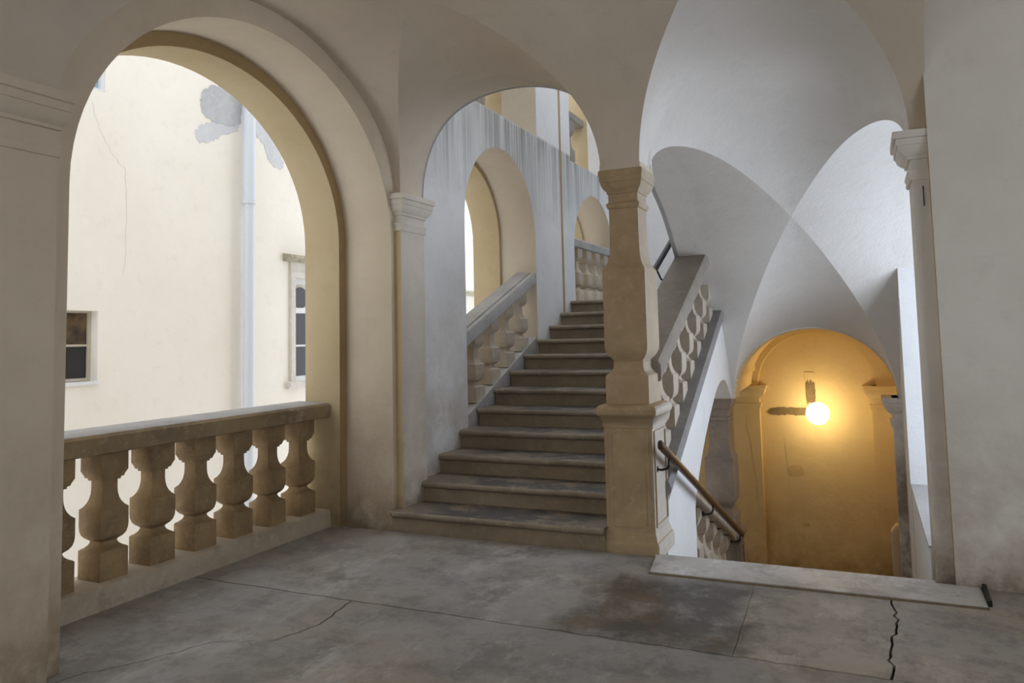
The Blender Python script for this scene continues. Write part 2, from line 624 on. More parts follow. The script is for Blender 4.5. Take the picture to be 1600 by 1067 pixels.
def Rl(u, v):
    return RL0 - DROP * v * v * (1 - u * u)


def hz(R, s):
    return ZS + R * math.sqrt(max(0, 1 - s * s))


NS = 28
sv = [math.sin(PI / 2 * i / NS) for i in range(NS + 1)]      # dense towards the springing
va = B()
us = [-q for q in sv[::-1]] + sv[1:]
for xc in (XA,):
    rows = []
    for u in us:
        x = xc + HW * u
        rows.append([(x, yv(abs(u) + (1 - abs(u)) * k / 8, x), hz(Rl(u, abs(u) + (1 - abs(u)) * k / 8), u)) for k in range(9)])
    grid(va, rows)


def barrel(bm, vlist, xa, xb, n=10):
    rows = []
    for v in vlist:
        a, b = xa(v), xb(v)
        rows.append([((a + (b - a) * k / n), yv(v, a + (b - a) * k / n), hz(Rl(abs(v), abs(v)) if v > 0 else RL0, v)) for k in range(n + 1)])
    grid(bm, rows)


barrel(va, sv, lambda v: XL, lambda v: XA - HW * v)
barrel(va, sv, lambda v: XA + HW * v, lambda v: XBc - HW * v)
barrel(va, sv, lambda v: XBc + HW * v, lambda v: XE)
ng = [-q for q in sv]
barrel(va, ng, lambda v: XL, lambda v: XW - HWW * abs(v))
barrel(va, ng, lambda v: XW + HWW * abs(v), lambda v: XE)
rows = []
for u in us:
    x = XW + HWW * u
    rows.append([(x, yv(-(abs(u) + (1 - abs(u)) * k / 8), x), hz(RL0, u)) for k in range(9)] + [(x, 1.94, hz(RL0, u))])
grid(va, rows)
CE = struct('ceiling', va, 'landing_vault', 'groined plaster vault over the landing', smooth=60, weld=False)
# flat soffit over the bay behind, gable over the wide arch, roof slab added against light leaks
ex = B()
box(ex, -3.8, 3.4, -2.6, 1.94, 3.85, 4.1)
prism(ex, [(XL, 3.85), (XL, ZS)] + [(XW - HWW, ZS)] + [(XW + HWW * u, hz(RL0, u)) for u in us[1:-1]] + [(XW + HWW, ZS), (XE, ZS), (XE, 3.85)], 'y', 1.90, 1.94)
box(ex, -4.14, 3.4, -2.6, 5.5, 4.28, 4.5)
prism(ex, [(yv(v, XE), hz(Rl(v, v) if v > 0 else RL0, v)) for v in ng[::-1] + sv[1:]] + [(YB, 4.3), (2.29, 4.3)], 'x', XE, XE + .03)
link('vault_backing', ex, 'landing_vault', CE)

# arch at the foot of the rising flight (band of the vault carried through the wall) and the wall above it
av = B()
rows = []
for u in us:
    x = XA + HW * u
    rows.append([(x, YB, hz(RL0 - DROP * (1 - u * u), u)), (x, 5.32, hz(RL0 - DROP * (1 - u * u), u)), (x, 5.49, hz(RL0 - DROP * (1 - u * u), u))])
grid(av, rows)
link('arch_band', av, 'landing_vault', CE)
wb = B()
archA = [(XA + HW * u, hz(RL0 - DROP * (1 - u * u), u)) for u in us]
prism(wb, [(XL, 7.0), (XL, ZS)] + archA + [(-1.36, ZS), (-1.36, 7.0)], 'y', 5.46, 5.495)
box(wb, -4.14, 3.4, 5.30, 5.46, 4.4, 7.15)
WB = struct('wall_back', wb, 'white', 'plastered wall above the stair arch')

# ------------------------------------------------------------------ right pier and hall beyond
pr = B()
box(pr, .388, 3.4, 5.06, 5.52, -2.2, 4.4)
WR = struct('wall_right', pr, 'pier', 'broad grey plastered pier right of the descending stairs')
WR.data.materials.append(M['ochre_strip'])
for q in WR.data.polygons:
    if q.normal.x < -.5:
        q.material_index = 1
pilaster(.41, 5.315, .11, .175, -.35, ZS + .02, 'pier', WR)
link('slot', BX(.352, .357, 5.134, 5.142, 2.17, 2.29), 'iron', WR)
hb = B()
box(hb, 3.2, 3.4, -2.6, .9, -.3, 4.4)
box(hb, 3.2, 3.4, 3.5, 5.1, -.3, 4.4)
box(hb, 3.2, 3.4, .9, 3.5, -.3, .8)
box(hb, 3.2, 3.4, .9, 3.5, 3.2, 4.4)
struct('wall_hall', hb, 'pier', 'plastered wall of the hall beside the landing')
hb = B()
box(hb, -4.14, -2.4, -2.8, -2.6, -.3, 4.4)
box(hb, .5, 3.4, -2.8, -2.6, -.3, 4.4)
box(hb, -2.4, .5, -2.8, -2.6, -.3, .7)
box(hb, -2.4, .5, -2.8, -2.6, 3.2, 4.4)
struct('wall_near', hb, 'landing', 'plastered end wall of the landing with an added window')

# ------------------------------------------------------------------ vault over the descending flight
DSL = .58


def zs2(y):
    d, w = y - 5.30, .16
    if d < -w:
        s = 0
    elif d < w:
        s = (d + w) ** 2 / (4 * w)
    else:
        s = d
    return ZS - DSL * s


def smooth_drop(y, w=.95):
    d = y - 5.30
    return 0 if d < -w else ((d + w) ** 2 / (4 * w) if d < w else d)


def base2(u, y):
    """springing level under the sloping vault: crisp at the walls, eased along the crown"""
    u = max(-1, min(1, u))
    return zs2(y) * u * u + (ZS - DSL * smooth_drop(y)) * (1 - u * u)


VY0, VY1 = 5.38, 8.50
VC, VH = (VY0 + VY1) / 2, (VY1 - VY0) / 2


def xlr(y):
    t = max(0, min(1, (y - VY0) / (VY1 - VY0)))
    return -1.36 + .05 * t, .30 - .04 * t


def R2(u, v):
    return .775 - .05 * v + (.10 if abs(u) > abs(v) else -.015) * (abs(u) - abs(v))


def dv(u, v, ext=None):
    y = VC + VH * v
    a, b = xlr(y)
    x = (a + b) / 2 + (b - a) / 2 * u if ext is None else ext
    return x, y


sd = B()
lun = []
for u in us:     # lunette of the landing vault that leads into the sloping vault
    pts = []
    x = XBc + HW * u
    for k in range(13):
        v = abs(u) + (1 - abs(u)) * k / 12
        y = yv(v, x)
        pts.append((x, y, hz(Rl(u, v), u) - DSL * smooth_drop(y) * (1 - u * u) * sstep(k / 12)))
    lun.append(pts)
rows = []
for u in us:     # level band behind the pillar, then the near web
    pts = list(lun[len(rows)])
    for k in range(1, 7):
        y = YB + (VY0 - YB) * k / 6
        pts.append((XBc + HW * u, y, base2(u, y) + (RL0 - DROP * (1 - u * u)) * math.sqrt(max(0, 1 - u * u))))
    for k in range(1, 13):
        v = -1 + (1 - abs(u)) * k / 12
        x, y = dv(u, v)
        bl_ = sstep(k / 9)
        Rn = (RL0 - DROP * (1 - u * u)) * (1 - bl_) + R2(u, v) * bl_ if abs(u) < 1 else R2(u, v)
        if k >= 12 or abs(u) > .97:
            Rn = R2(u, v)
        pts.append((x, y, base2(u, y) + Rn * math.sqrt(max(0, 1 - u * u))))
    rows.append(pts)
grid(sd, rows)
rows = []
for u in us:
    pts = []
    for k in range(13):
        v = abs(u) + (1 - abs(u)) * k / 12
        x, y = dv(u, v)
        pts.append((x, y, base2(u, y) + R2(u, v) * math.sqrt(max(0, 1 - u * u))))
    rows.append(pts)
grid(sd, rows)
for sg, ext in ((-1, -1.64), (1, 1.6)):
    rows = []
    for v in us:
        pts = []
        for k in range(13):
            u = sg * (abs(v) + (1 - abs(v)) * k / 12)
            x, y = dv(u, v)
            pts.append((x, y, base2(u, y) + R2(u, v) * math.sqrt(max(0, 1 - v * v))))
        pts.append((ext, pts[-1][1], pts[-1][2]))
        rows.append(pts)
    grid(sd, rows)
CS = struct('ceiling_stair', sd, 'stair_vault', 'pale groined vault sloping down over the descending stairs', smooth=60, weld=False)

# spine wall over the sloping arch, on the side of the rising flight
sp = B()
edge = []
for v in us:
    x, y = dv(-1, v)
    edge.append((y, zs2(y) + R2(-1, v) * math.sqrt(max(0, 1 - v * v))))
prism(sp, [(5.46, 7.0), (5.46, ZS)] + edge[2:] + [(8.9, .74), (8.9, 7.0)], 'x', -1.64, -1.60)
WS = struct('wall_spine', sp, 'white', 'white spine wall between the two flights of stairs')
# spandrel under the rising flight, with the sloping arched opening beside the descending steps
STR_T = lambda y: .599 + .50 * (y - 5.788)
STR_B = lambda y: .498 + .505 * (y - 5.99)
op = [(6.43, -2.0), (6.43, .03), (6.50, .13), (6.615, .246), (6.73, .35), (6.858, .451), (7.0, .552), (7.143, .64), (7.28, .72), (7.405, .79), (7.54, .863), (7.679, .92), (7.85, .963), (8.0, .975), (8.13, .955), (8.25, .905), (8.35, .84), (8.44, .775), (8.52, .74)]
prism(sp := B(), [(5.45, -2.0)] + op + [(8.9, .74), (8.9, STR_B(8.9)), (5.45, STR_B(5.45))], 'x', -1.335, -1.64)
link('spandrel', sp, 'white', WS)

# ------------------------------------------------------------------ niche and window right of the descending flight
nb = B()
box(nb, .285, 1.7, 7.62, 8.9, -2.2, 3.2)          # far jamb
box(nb, .292, 1.7, 5.50, 7.62, -2.2, .085)        # breast under the sill
box(nb, .31, 1.7, 5.42, 5.52, -2.2, 4.0)          # near jamb
box(nb, 1.45, 1.70, 5.5, 5.70, .08, 3.6)          # wall beside and over the window
box(nb, 1.45, 1.70, 7.40, 7.62, .08, 3.6)
box(nb, 1.45, 1.70, 5.70, 7.40, 2.30, 3.6)
NW = struct('wall_niche', nb, 'white', 'white plastered window niche beside the descending stairs')
link('sill', BX(.286, 1.46, 5.52, 7.615, .085, .10), 'grey_stone', NW)


def cross_window(name, label, x, y0, y1, z0, z1, d=.05, cols=2, rows=3, axis='x', mat='frame', glass='pane'):
    w = bpy.data.objects.new(name, None)
    C.objects.link(w)
    w['kind'] = 'structure'
    w['label'] = label
    w['category'] = 'window'

    def bx(bm, a0, a1, b0, b1, t=d):
        if axis == 'x':
            box(bm, x - t / 2, x + t / 2, a0, a1, b0, b1)
        else:
            box(bm, a0, a1, x - t / 2, x + t / 2, b0, b1)
        return bm
    f = .055
    for a in ((y0, y0 + f, z0, z1), (y1 - f, y1, z0, z1), (y0 + f, y1 - f, z0, z0 + f), (y0 + f, y1 - f, z1 - f, z1)):
        link('window_frame', bx(B(), *a), mat, w)
    for i in range(1, cols):
        c = y0 + (y1 - y0) * i / cols
        link('mullion', bx(B(), c - .02, c + .02, z0 + f, z1 - f, d * .8), mat, w)
    for i in range(1, rows):
        c = z0 + (z1 - z0) * i / rows
        link('glazing_bar', bx(B(), y0 + f, y1 - f, c - .012, c + .012, d * .6), mat, w)
    link('pane', bx(B(), y0 + f, y1 - f, z0 + f, z1 - f, .006), glass, w)
    return w


cross_window('window_1', 'tall window of the niche beside the descending stairs', 1.58, 5.70, 7.40, .10, 2.30)
cross_window('window_2', 'unseen window added for fill light in the hall beside the landing', 3.30, .9, 3.5, .8, 3.2)  # added out of view to brighten pier and landing
cross_window('window_3', 'unseen window added for fill light in the end wall of the landing', -2.70, -2.4, .5, .7, 3.2, axis='y')  # added behind the camera to brighten the landing

# ------------------------------------------------------------------ stair pillar
cxp, cyp = -1.497, 5.30


def pillar(name, label, cx, cy, zmap, mat, ky=1.12):
    t = thing(name, label, 'pillar', (cx, cy, zmap(0)))
    P = lambda prof: [sqring(cx, cy, h, h * ky if h > .12 else h * ky, zmap(z)) for h, z in prof]
    ped = link('pedestal', loft(B(), P([(.167, .115), (.167, .825)])), mat, t)
    # sunk panels on the faces of the pedestal, framed by thin raised mouldings
    for ax in ('x', 'y'):
        for s in (-1, 1):
            w = .167 * (ky if ax == 'x' else 1)
            d = .167 * (1 if ax == 'x' else ky)
            fr = B()
            i, o_ = w - .045, w - .028
            for (p0, p1, q0, q1) in ((-o_, -i, .165, .80), (i, o_, .165, .80), (-i, i, .165, .18), (-i, i, .785, .80)):
                z0_, z1_ = zmap(q0), zmap(q1)
                if ax == 'y':
                    box(fr, cx + p0, cx + p1, cy + s * d - .006, cy + s * d + .011, z0_, z1_)
                else:
                    box(fr, cx + s * d - .006, cx + s * d + .011, cy + p0, cy + p1, z0_, z1_)
            link('panel_moulding', fr, mat, ped)
    link('base', loft(B(), P([(.196, -.03), (.196, .055), (.19, .07), (.182, .076), (.178, .10), (.168, .13), (.160, .135)])), mat, t)
    link('pedestal_cap', loft(B(), P([(.160, .815), (.174, .82), (.175, .868), (.182, .874), (.185, .892), (.198, .900), (.207, .915), (.210, .935), (.205, .955), (.192, .968), (.165, .978), (.15, .98)])), mat, t, smooth=60)
    sh = [(.150, .975), (.150, 1.165), (.146, 1.172), (.128, 1.186), (.113, 1.205), (.104, 1.228), (.104, 1.262), (.100, 1.264), (.100, 1.272), (.118, 1.290), (.136, 1.315), (.147, 1.345), (.150, 1.375), (.150, 1.900), (.147, 1.908), (.134, 1.925), (.120, 1.955), (.111, 1.995), (.106, 2.05), (.104, 2.12), (.103, 2.335)]
    link('shaft', loft(B(), P(sh)), mat, t, smooth=50)
    link('capital', loft(B(), P([(.100, 2.325), (.104, 2.33), (.112, 2.335), (.115, 2.345), (.118, 2.352), (.118, 2.366), (.112, 2.372), (.105, 2.376), (.105, 2.436), (.112, 2.438), (.114, 2.452), (.124, 2.460), (.138, 2.480), (.146, 2.505), (.147, 2.516), (.151, 2.518), (.153, 2.558), (.157, 2.562), (.158, 2.583), (.154, 2.60), (.10, 2.602)])), mat, t, smooth=50)
    return t


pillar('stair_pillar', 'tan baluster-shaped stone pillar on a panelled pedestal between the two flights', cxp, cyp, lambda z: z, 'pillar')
_pale = stone('pale_flank_stone', (.60, .55, .49), (.50, .45, .39), (.66, .62, .57), .9, 3)
_mid = stone('mid_flank_stone', (.52, .44, .34), (.42, .35, .27), (.58, .51, .42), .9, 3)
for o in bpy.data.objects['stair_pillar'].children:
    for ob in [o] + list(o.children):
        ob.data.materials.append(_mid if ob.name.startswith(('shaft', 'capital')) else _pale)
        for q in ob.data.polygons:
            if q.normal.x > .6:  # faces turned to +x take a paler tone
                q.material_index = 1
# abutment over the capital
link('pillar_impost', BX(-1.645, -1.355, 5.135, 5.50, 2.59, 2.64), 'landing_vault', CE)


def zlow(z):
    pts = [(-.05, -1.65), (0, -1.60), (.115, -1.50), (.82, -.80), (.98, -.655), (1.166, -.50), (1.235, -.455), (1.31, -.37), (1.375, -.32), (1.90, .105), (2.0, .19), (2.335, .50), (2.376, .545), (2.452, .62), (2.602, .765)]
    for (a, b), (c, d) in zip(pts, pts[1:]):
        if z <= c:
            return b + (d - b) * (z - a) / (c - a)
    return pts[-1][1]


pillar('lower_pillar', 'dark grey-brown baluster-shaped pillar at the foot of the descending stairs', -1.50, 8.68, zlow, 'dark_pillar')

# ------------------------------------------------------------------ rising flight
XS0, XS1 = -3.36, -1.645
up_ = thing('ascending_stairs', 'worn stone steps climbing to the left of the pillar', 'stairs', (-2.5, 5.03, 0))
for k in range(1, 13):
    yn, zt = Y1 + GO * (k - 1), RISE * k
    x0 = XS0
    x1 = -1.665 if k == 1 else XS1
    th = .052
    yb = yn + GO + .06
    nose = [(yb, zt), (yn + .03, zt)] + [(yn + .024 - .024 * math.sin(a), zt - th / 2 + th / 2 * math.cos(a)) for a in [PI * j / 8 for j in range(1, 8)]] + [(yn + .03, zt - th), (yb, zt - th)]
    t = link('step', prism(B(), nose, 'x', x0, x1), 'tread', up_)
    rz = BX(x0 + .0, x1, yn + .032, yn + .12, zt - RISE + (.0 if k > 1 else -.02), zt - th + .002)
    link('riser', rz, 'riser', t)
# solid under the steps
so = B()
prism(so, [(5.15, -.35), (5.15, .09)] + [(Y1 + GO * (k - 1) + q, RISE * (k - (1 if q < .1 else 0)) - .06) for k in range(2, 13) for q in (.09, .10)] + [(9.45, ZU - .06), (9.45, 1.52), (8.9, 1.50), (6.2, .10)], 'x', -3.357, -1.645)
link('stair_core', so, 'white', up_)

# left-hand balustrade of the rising flight, inside the arch of the courtyard wall
RT = lambda y: 2.175 - .40 * (8.03 - y)
PLN = lambda y: STAIR(y) + .015
lb = thing('stair_balustrade', 'grey raking balustrade in the arch left of the climbing steps', 'balustrade', (-3.5, 7.2, 1.0))
prism(q := B(), [(6.33, -.3), (6.33, PLN(6.33)), (8.045, PLN(8.045)), (8.045, -.3)], 'x', -3.375, -3.66)
link('plinth', q, 'grey_stone', lb)


def rake(bm, prof, yA, yB, zf):
    """sweep an (x, dz) outline along a raking line z = zf(y)"""
    return loft(bm, [[(x, y, zf(y) + dz) for x, dz in prof] for y in (yA, yB)])


link('rail', rake(B(), [(-3.378, -.135), (-3.368, -.125), (-3.368, -.03), (-3.380, -.005), (-3.42, -.003), (-3.425, -.018), (-3.440, -.018), (-3.447, 0), (-3.60, .012), (-3.615, 0), (-3.615, -.12), (-3.60, -.135)], 6.30, 8.06, RT), 'grey_stone', lb)
for yq in (6.295, 6.66, 7.02, 7.385, 7.75):
    baluster(lb, -3.49, yq, .19, PLN(yq) - .03, RT(yq) - .125, 'pale_baluster')

# right-hand balustrade of the rising flight
rb = thing('stair_balustrade', 'dark raking balustrade behind the tall pillar above the white spandrel', 'balustrade', (-1.5, 6.8, .9))
RBt = lambda y: 1.287 + .467 * (y - 5.779)
link('rail', rake(B(), [(-1.335, .008), (-1.325, .02), (-1.325, .12), (-1.345, .15), (-1.63, .15), (-1.65, .12), (-1.65, .02), (-1.635, .0), (-1.615, .006), (-1.60, -.012), (-1.585, 0), (-1.36, 0)], 5.40, 8.70, RBt), 'underrail', rb)
link('string', rake(B(), [(-1.30, -.02), (-1.29, -.045), (-1.292, -.075), (-1.315, -.10), (-1.335, -.135), (-1.66, -.15), (-1.66, 0), (-1.31, 0)], 5.43, 8.80, STR_T), 'string', rb)
for i in range(9):
    yq = 5.46 + .331 * i
    baluster(rb, -1.475, yq, .18, STR_T(yq) - .06, RBt(yq) + .03, 'pale_baluster')
hr = thing('iron_handrail', 'dark round handrail above the raking balustrade behind the pillar', 'handrail', (-1.70, 6.6, 1.6))
HRl = lambda y: RBt(y) + .245
link('bar', tube(B(), [(-1.70, 5.55, HRl(5.55)), (-1.70, 8.6, HRl(8.6))], .026), 'iron', hr)
for yq in (5.75, 6.9, 8.1):
    link('bracket', tube(B(), [(-1.60, yq, RBt(yq) + .10), (-1.66, yq, RBt(yq) + .13), (-1.70, yq, HRl(yq) - .02)], .009, 6), 'iron', hr)

# ------------------------------------------------------------------ descending flight
G2, R2d = .355, .16
ds = thing('descending_stairs', 'stone steps going down behind the pale threshold slab', 'stairs', (-.5, 5.05, 0))
thr = B()
tp = [(-1.27, 4.715), (.50, 4.725), (.50, 5.055), (.285, 5.055), (.285, 5.10), (-1.335, 5.10), (-1.31, 5.0)]
prism(thr, tp, 'z', -.14, .010)
link('threshold', thr, 'threshold', ds)
link('threshold_edge', prism(B(), [(-1.275, 4.690), (.50, 4.695), (.50, 4.725), (-1.272, 4.715)], 'z', -.04, .004), 'mortar', ds)
for k in range(1, 10):
    y0 = 5.07 + G2 * (k - 1)
    t = link('step', prism(B(), [(y0 + .01, -R2d * k), (y0 + G2 + .03, -R2d * k), (y0 + G2 + .045, -R2d * k - .025), (y0 + G2 + .03, -R2d * k - .05), (y0 + .01, -R2d * k - .05)], 'x', -1.335, .287), 'tread', ds)
    link('riser', BX(-1.335, .287, y0 - .03, y0 + .012, -R2d * k - .02, -R2d * (k - 1) - .05), 'riser', t)
link('stair_core', prism(B(), [(4.9, -.15), (5.03, -.15), (8.30, -1.60), (8.30, -2.0), (4.9, -2.0)], 'x', -1.335, .287), 'white', ds)

# balustrade of the descending flight in the sloping opening
DR = lambda y: .125 - .4065 * (y - 6.611)
db = thing('stair_balustrade', 'small pale raking balustrade under the wooden handrail', 'balustrade', (-1.45, 7.4, -.8))
link('rail', rake(B(), [(-1.352, -.105), (-1.34, -.095), (-1.34, -.02), (-1.36, 0), (-1.58, 0), (-1.60, -.02), (-1.60, -.095), (-1.59, -.105)], 6.40, 8.52, DR), 'pale_baluster', db)
DS_ = lambda y: -.42 * (y - 5.05) - .02
link('string', rake(B(), [(-1.345, 0), (-1.60, 0), (-1.60, -.25), (-1.345, -.25)], 6.40, 8.52, DS_), 'pale_baluster', db)
for i in range(5):
    yq = 6.75 + .342 * i
    baluster(db, -1.455, yq, .18, DS_(yq) - .04, DR(yq) - .09, 'pale_baluster')

wr = thing('wooden_handrail', 'polished brown wooden handrail descending from the pillar pedestal', 'handrail', (-1.25, 6.6, .1))
WHz = lambda y: .735 - .4097 * (y - 5.009)
hp = [(a * .8, b * .8) for a, b in ((-.024, -.020), (-.026, .0), (-.022, .026), (-.010, .038), (.010, .038), (.022, .026), (.026, .0), (.024, -.020), (.012, -.030), (-.012, -.030))]
yy = [4.995, 5.01] + [5.01 + (8.262 - 5.01) * i / 6 for i in range(1, 7)] + [8.275]
rings = []
for i, y in enumerate(yy):
    s = .80 if i in (0, len(yy) - 1) else 1.0
    rings.append([(-1.25 + a * s, y, WHz(y) - .01 + b * s * 1.15) for a, b in hp])
link('rail', loft(B(), rings), 'wood', wr, smooth=60)
for yq in (5.22, 6.72, 8.10):
    z = WHz(yq) - .10
    br = link('bracket', tube(B(), [(-1.345, yq, z - .012), (-1.30, yq, z - .016), (-1.262, yq, z - .004), (-1.25, yq, z + .02), (-1.25, yq, z + .06)], .008, 8), 'iron', wr)
    link('wall_plate', tube(B(), [(-1.338, yq, z - .012), (-1.328, yq, z - .012)], .022, 12), 'iron', br)

# ------------------------------------------------------------------ lower landing: floor, vault and ochre end wall
lf_ = struct('floor_lower', BX(-3.4, 1.7, 8.26, 10.7, ZLOW - .2, ZLOW), 'floor', 'stone floor of the lower landing')
lv = B()
Cx, HX = -.525, .785
rows = []
for i in range(49):
    u = -math.cos(PI * i / 48)
    zz = .742 + .725 * math.sqrt(max(0, 1 - u * u))
    rows.append([(Cx + HX * u, 8.49, zz), (Cx + HX * u, 8.88, zz), (Cx + (HX + .06) * u, 8.885, zz + (.05 if abs(u) < 1 else 0)), (Cx + (HX + .06) * u, 10.65, zz + .05)])
grid(lv, rows)
CL = struct('ceiling_lower', lv, 'yellow', 'ochre barrel vault of the lower landing')
# masonry around the yellow arch and under the rising flight
mk = B()
prism(mk, [(-1.335, 3.2), (-1.335, .742)] + [(Cx - HX * math.cos(PI * i / 40), .742 + .725 * math.sin(PI * i / 40)) for i in range(41)] + [(.285, .742), (.285, 3.2)], 'y', 8.497, 8.60)
link('arch_wall', mk, 'stair_vault', CL)
mk = B()
box(mk, -3.36, -1.32, 8.9, 10.6, .95, 1.48)       # soffit over the left part of the lower landing
box(mk, -3.36, -1.66, 8.6, 8.9, .95, 1.40)
link('soffit', mk, 'yellow', CL)
lw = B()
box(lw, -3.4, 1.7, 10.52, 10.7, ZLOW - .2, 1.80)
box(lw, .30, .50, 8.9, 10.6, ZLOW - .2, 1.80)
WE = struct('wall_end', lw, 'yellow', 'ochre end wall of the lower landing behind the lamp')
# pilasters and the blind arch on the end wall
rc, rr = -.61, .69
rbm = B()
pin = [(rc + rr * math.cos(PI * i / 40), .75 + (rr - .02) * math.sin(PI * i / 40)) for i in range(41)]
pout = [(rc + (rr + .33) * math.cos(PI * i / 40), .75 + (rr + .33) * math.sin(PI * i / 40)) for i in range(41)]
prism(rbm, pin + pout[::-1], 'y', 10.40, 10.53)
link('blind_arch', rbm, 'yellow', WE)
for xp, hxx in ((-1.455, .165), (.185, .165)):
    pilaster(xp, 10.50, hxx, .10, ZLOW, .76, 'yellow', WE)
# pier right of the yellow arch
pilaster(.33, 8.66, .13, .17, ZLOW, .77, 'pier', NW)
link('pier_foot', loft(B(), [sqring(.30, 8.95, .17, .09, ZLOW), sqring(.30, 8.95, .17, .09, -.62), sqring(.30, 8.95, .12, .06, -.55)]), 'yellow', NW)
sw = B()
box(sw, -3.56, -3.368, 6.2, 10.7, -2.0, .1)
prism(sw, [(8.2, .1), (10.7, .1), (10.7, 1.45), (8.2, 1.0)], 'x', -3.56, -3.368)
link('side_wall', sw, 'yellow', WE)


# scratched-open cable channel and old repairs on the end wall
def blob(bm, cx, cz, hw, hh, y0, y1, rag, seed, n=46, square=4.0):
    r = random.Random(seed)
    pts = []
    for i in range(n):
        a = 2 * PI * i / n
        ca, sa = math.cos(a), math.sin(a)
        k = (abs(ca) ** square + abs(sa) ** square) ** (-1 / square)
        j = 1 + rag * r.uniform(-1, 1)
        pts.append((cx + hw * ca * k * (1 + rag * .3 * r.uniform(-1, 1)), cz + hh * sa * k * j))
    return prism(bm, pts, 'y', y0, y1)


link('mortar_patch', blob(B(), -.945, .425, .24, .045, 10.508, 10.53, .28, 3), 'mortar', WE, label='dark horizontal chased strip left of the lamp')
link('mortar_patch', blob(B(), -.675, .66, .055, .145, 10.508, 10.53, .22, 5), 'mortar', WE, label='dark chased strip above the lamp')
link('box_outline', blob(B(), -.675, .865, .06, .055, 10.512, 10.53, .02, 8, square=12), 'yellow', WE)
for (x, z, w, h, sd_) in ((-.90, -.32, .10, .07, 21), (-.80, -.98, .045, .028, 22)):
    link('repair_patch', blob(B(), x, z, w, h, 10.515, 10.53, .12, sd_, square=2.3), 'yellow_stain', WE)
for i, pts in enumerate((((-1.46, .30), (-1.40, -.1), (-1.36, -.6), (-1.34, -.9)), ((-1.02, .1), (-.98, -.4), (-.95, -.9), (-.94, -1.3)))):
    bm = B()
    L = []
    for a, b in zip(pts, pts[1:]):
        L += jag(a, b, .012, 6, 80 + i)[:-1]
    L.append(pts[-1])
    yq = 10.397 if i == 0 else 10.517
    prism(bm, [(x - .0022, z) for x, z in L] + [(x + .0022, z) for x, z in L[::-1]], 'y', yq, yq + .01)
    link('hairline_crack', bm, 'yellow_stain', WE)

lamp = thing('globe_lamp', 'lit round white globe lamp on the ochre wall', 'lamp', (-.60, 10.36, .40))
gm = B()
bmesh.ops.create_uvsphere(gm, u_segments=32, v_segments=18, radius=.135)
bmesh.ops.translate(gm, verts=gm.verts, vec=(-.585, 10.20, .435))
link('globe', gm, 'globe', lamp, smooth=80)
link('fitting', loft(B(), [[(-.585 + r * math.cos(2 * PI * k / 24), y, .435 + r * math.sin(2 * PI * k / 24)) for k in range(24)] for r, y in ((.075, 10.519), (.078, 10.495), (.045, 10.47), (.045, 10.36), (.06, 10.345), (.06, 10.315))]), 'frame', lamp)

# ------------------------------------------------------------------ stairwell: courtyard wall with arches and upper openings
A2 = (7.185, .855, 2.56, .85)
A3 = (10.19, .86, 2.54, .84)
ZSI = (3.77, 3.71)
w2 = B()


def well_layer(bm, x0, x1, a2, a3, zlo):
    prism(bm, clean(notch(5.14, 8.15, ZSI[0], *a2, zlo)), 'x', x0, x1)
    prism(bm, clean(notch(9.27, 11.6, ZSI[1], *a3, zlo)), 'x', x0, x1)
    box(bm, x0, x1, 8.15, 9.27, zlo, 6.4)
    box(bm, x0, x1, 5.14, 6.33, ZSI[0], 6.4)
    box(bm, x0, x1, 11.3, 11.6, ZSI[1], 6.4)
    box(bm, x0, x1, 5.14, 11.6, 6.4, 7.15)


well_layer(w2, XL, XG, A2, A3, -.3)
WW = struct('wall_stairwell', w2, 'well', 'bluish white stairwell wall with arches and streaked parapet')
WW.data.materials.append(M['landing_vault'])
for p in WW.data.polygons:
    if abs(p.normal.x) < .5 and p.center.z < 3.6:  # warm bounce light on the arch reveals painted in as tan plaster
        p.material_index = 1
w3 = B()
A2o, A3o = (7.185, .815, 2.56, .80), (10.19, .82, 2.54, .80)
well_layer(w3, XG, XO, A2o, A3o, -.3)
box(w3, XL - .2, XO, 5.14, 11.6, -6, -.3)
link('outer_order', w3, 'outer', WW)
# lower fill under the upper-landing balustrade
link('parapet_base', BX(-3.66, -3.362, 9.0, 11.6, -.3, ZU - .004), 'well', WW)
# stair-foot face of the wall beside the first steps
# thin groove in the pier
link('groove_strip', BX(-3.372, -3.357, 8.875, 8.935, RISE * 9, 6.3), 'groove', WW)
ub = thing('landing_balustrade', 'pale level balustrade of the upper landing behind the pillar', 'balustrade', (-3.5, 10.2, ZU))
link('rail', prism(B(), [(-3.365, 2.61), (-3.36, 2.70), (-3.375, 2.715), (-3.61, 2.715), (-3.62, 2.60), (-3.38, 2.60)], 'y', 9.30, 11.06), 'grey_stone', ub)
for i in range(4):
    baluster(ub, -3.48, 9.63 + .375 * i, .19, ZU - .005, 2.606, 'pale_baluster')
for yy0, yy1, ys, zz in ((6.35, 8.14, (6.55, 6.95, 7.35, 7.75), ZSI[0]), (9.28, 11.29, (9.6, 10.0, 10.4, 10.80), ZSI[1])):
    q = thing('parapet_balustrade', 'brown balustrade in the upper opening ' + ('over the first stair arch' if yy0 < 9 else 'behind the pillar capital'), 'balustrade', (-3.95, yy0, zz))
    link('rail', prism(B(), [(-3.88, zz + .98), (-3.86, zz + 1.0), (-3.86, zz + 1.10), (-4.12, zz + 1.10), (-4.12, zz + .98)], 'y', yy0, yy1), 'underrail', q)
    for yq in ys:
        baluster(q, -3.97, yq, .20, zz - .003, zz + .985, 'underrail')
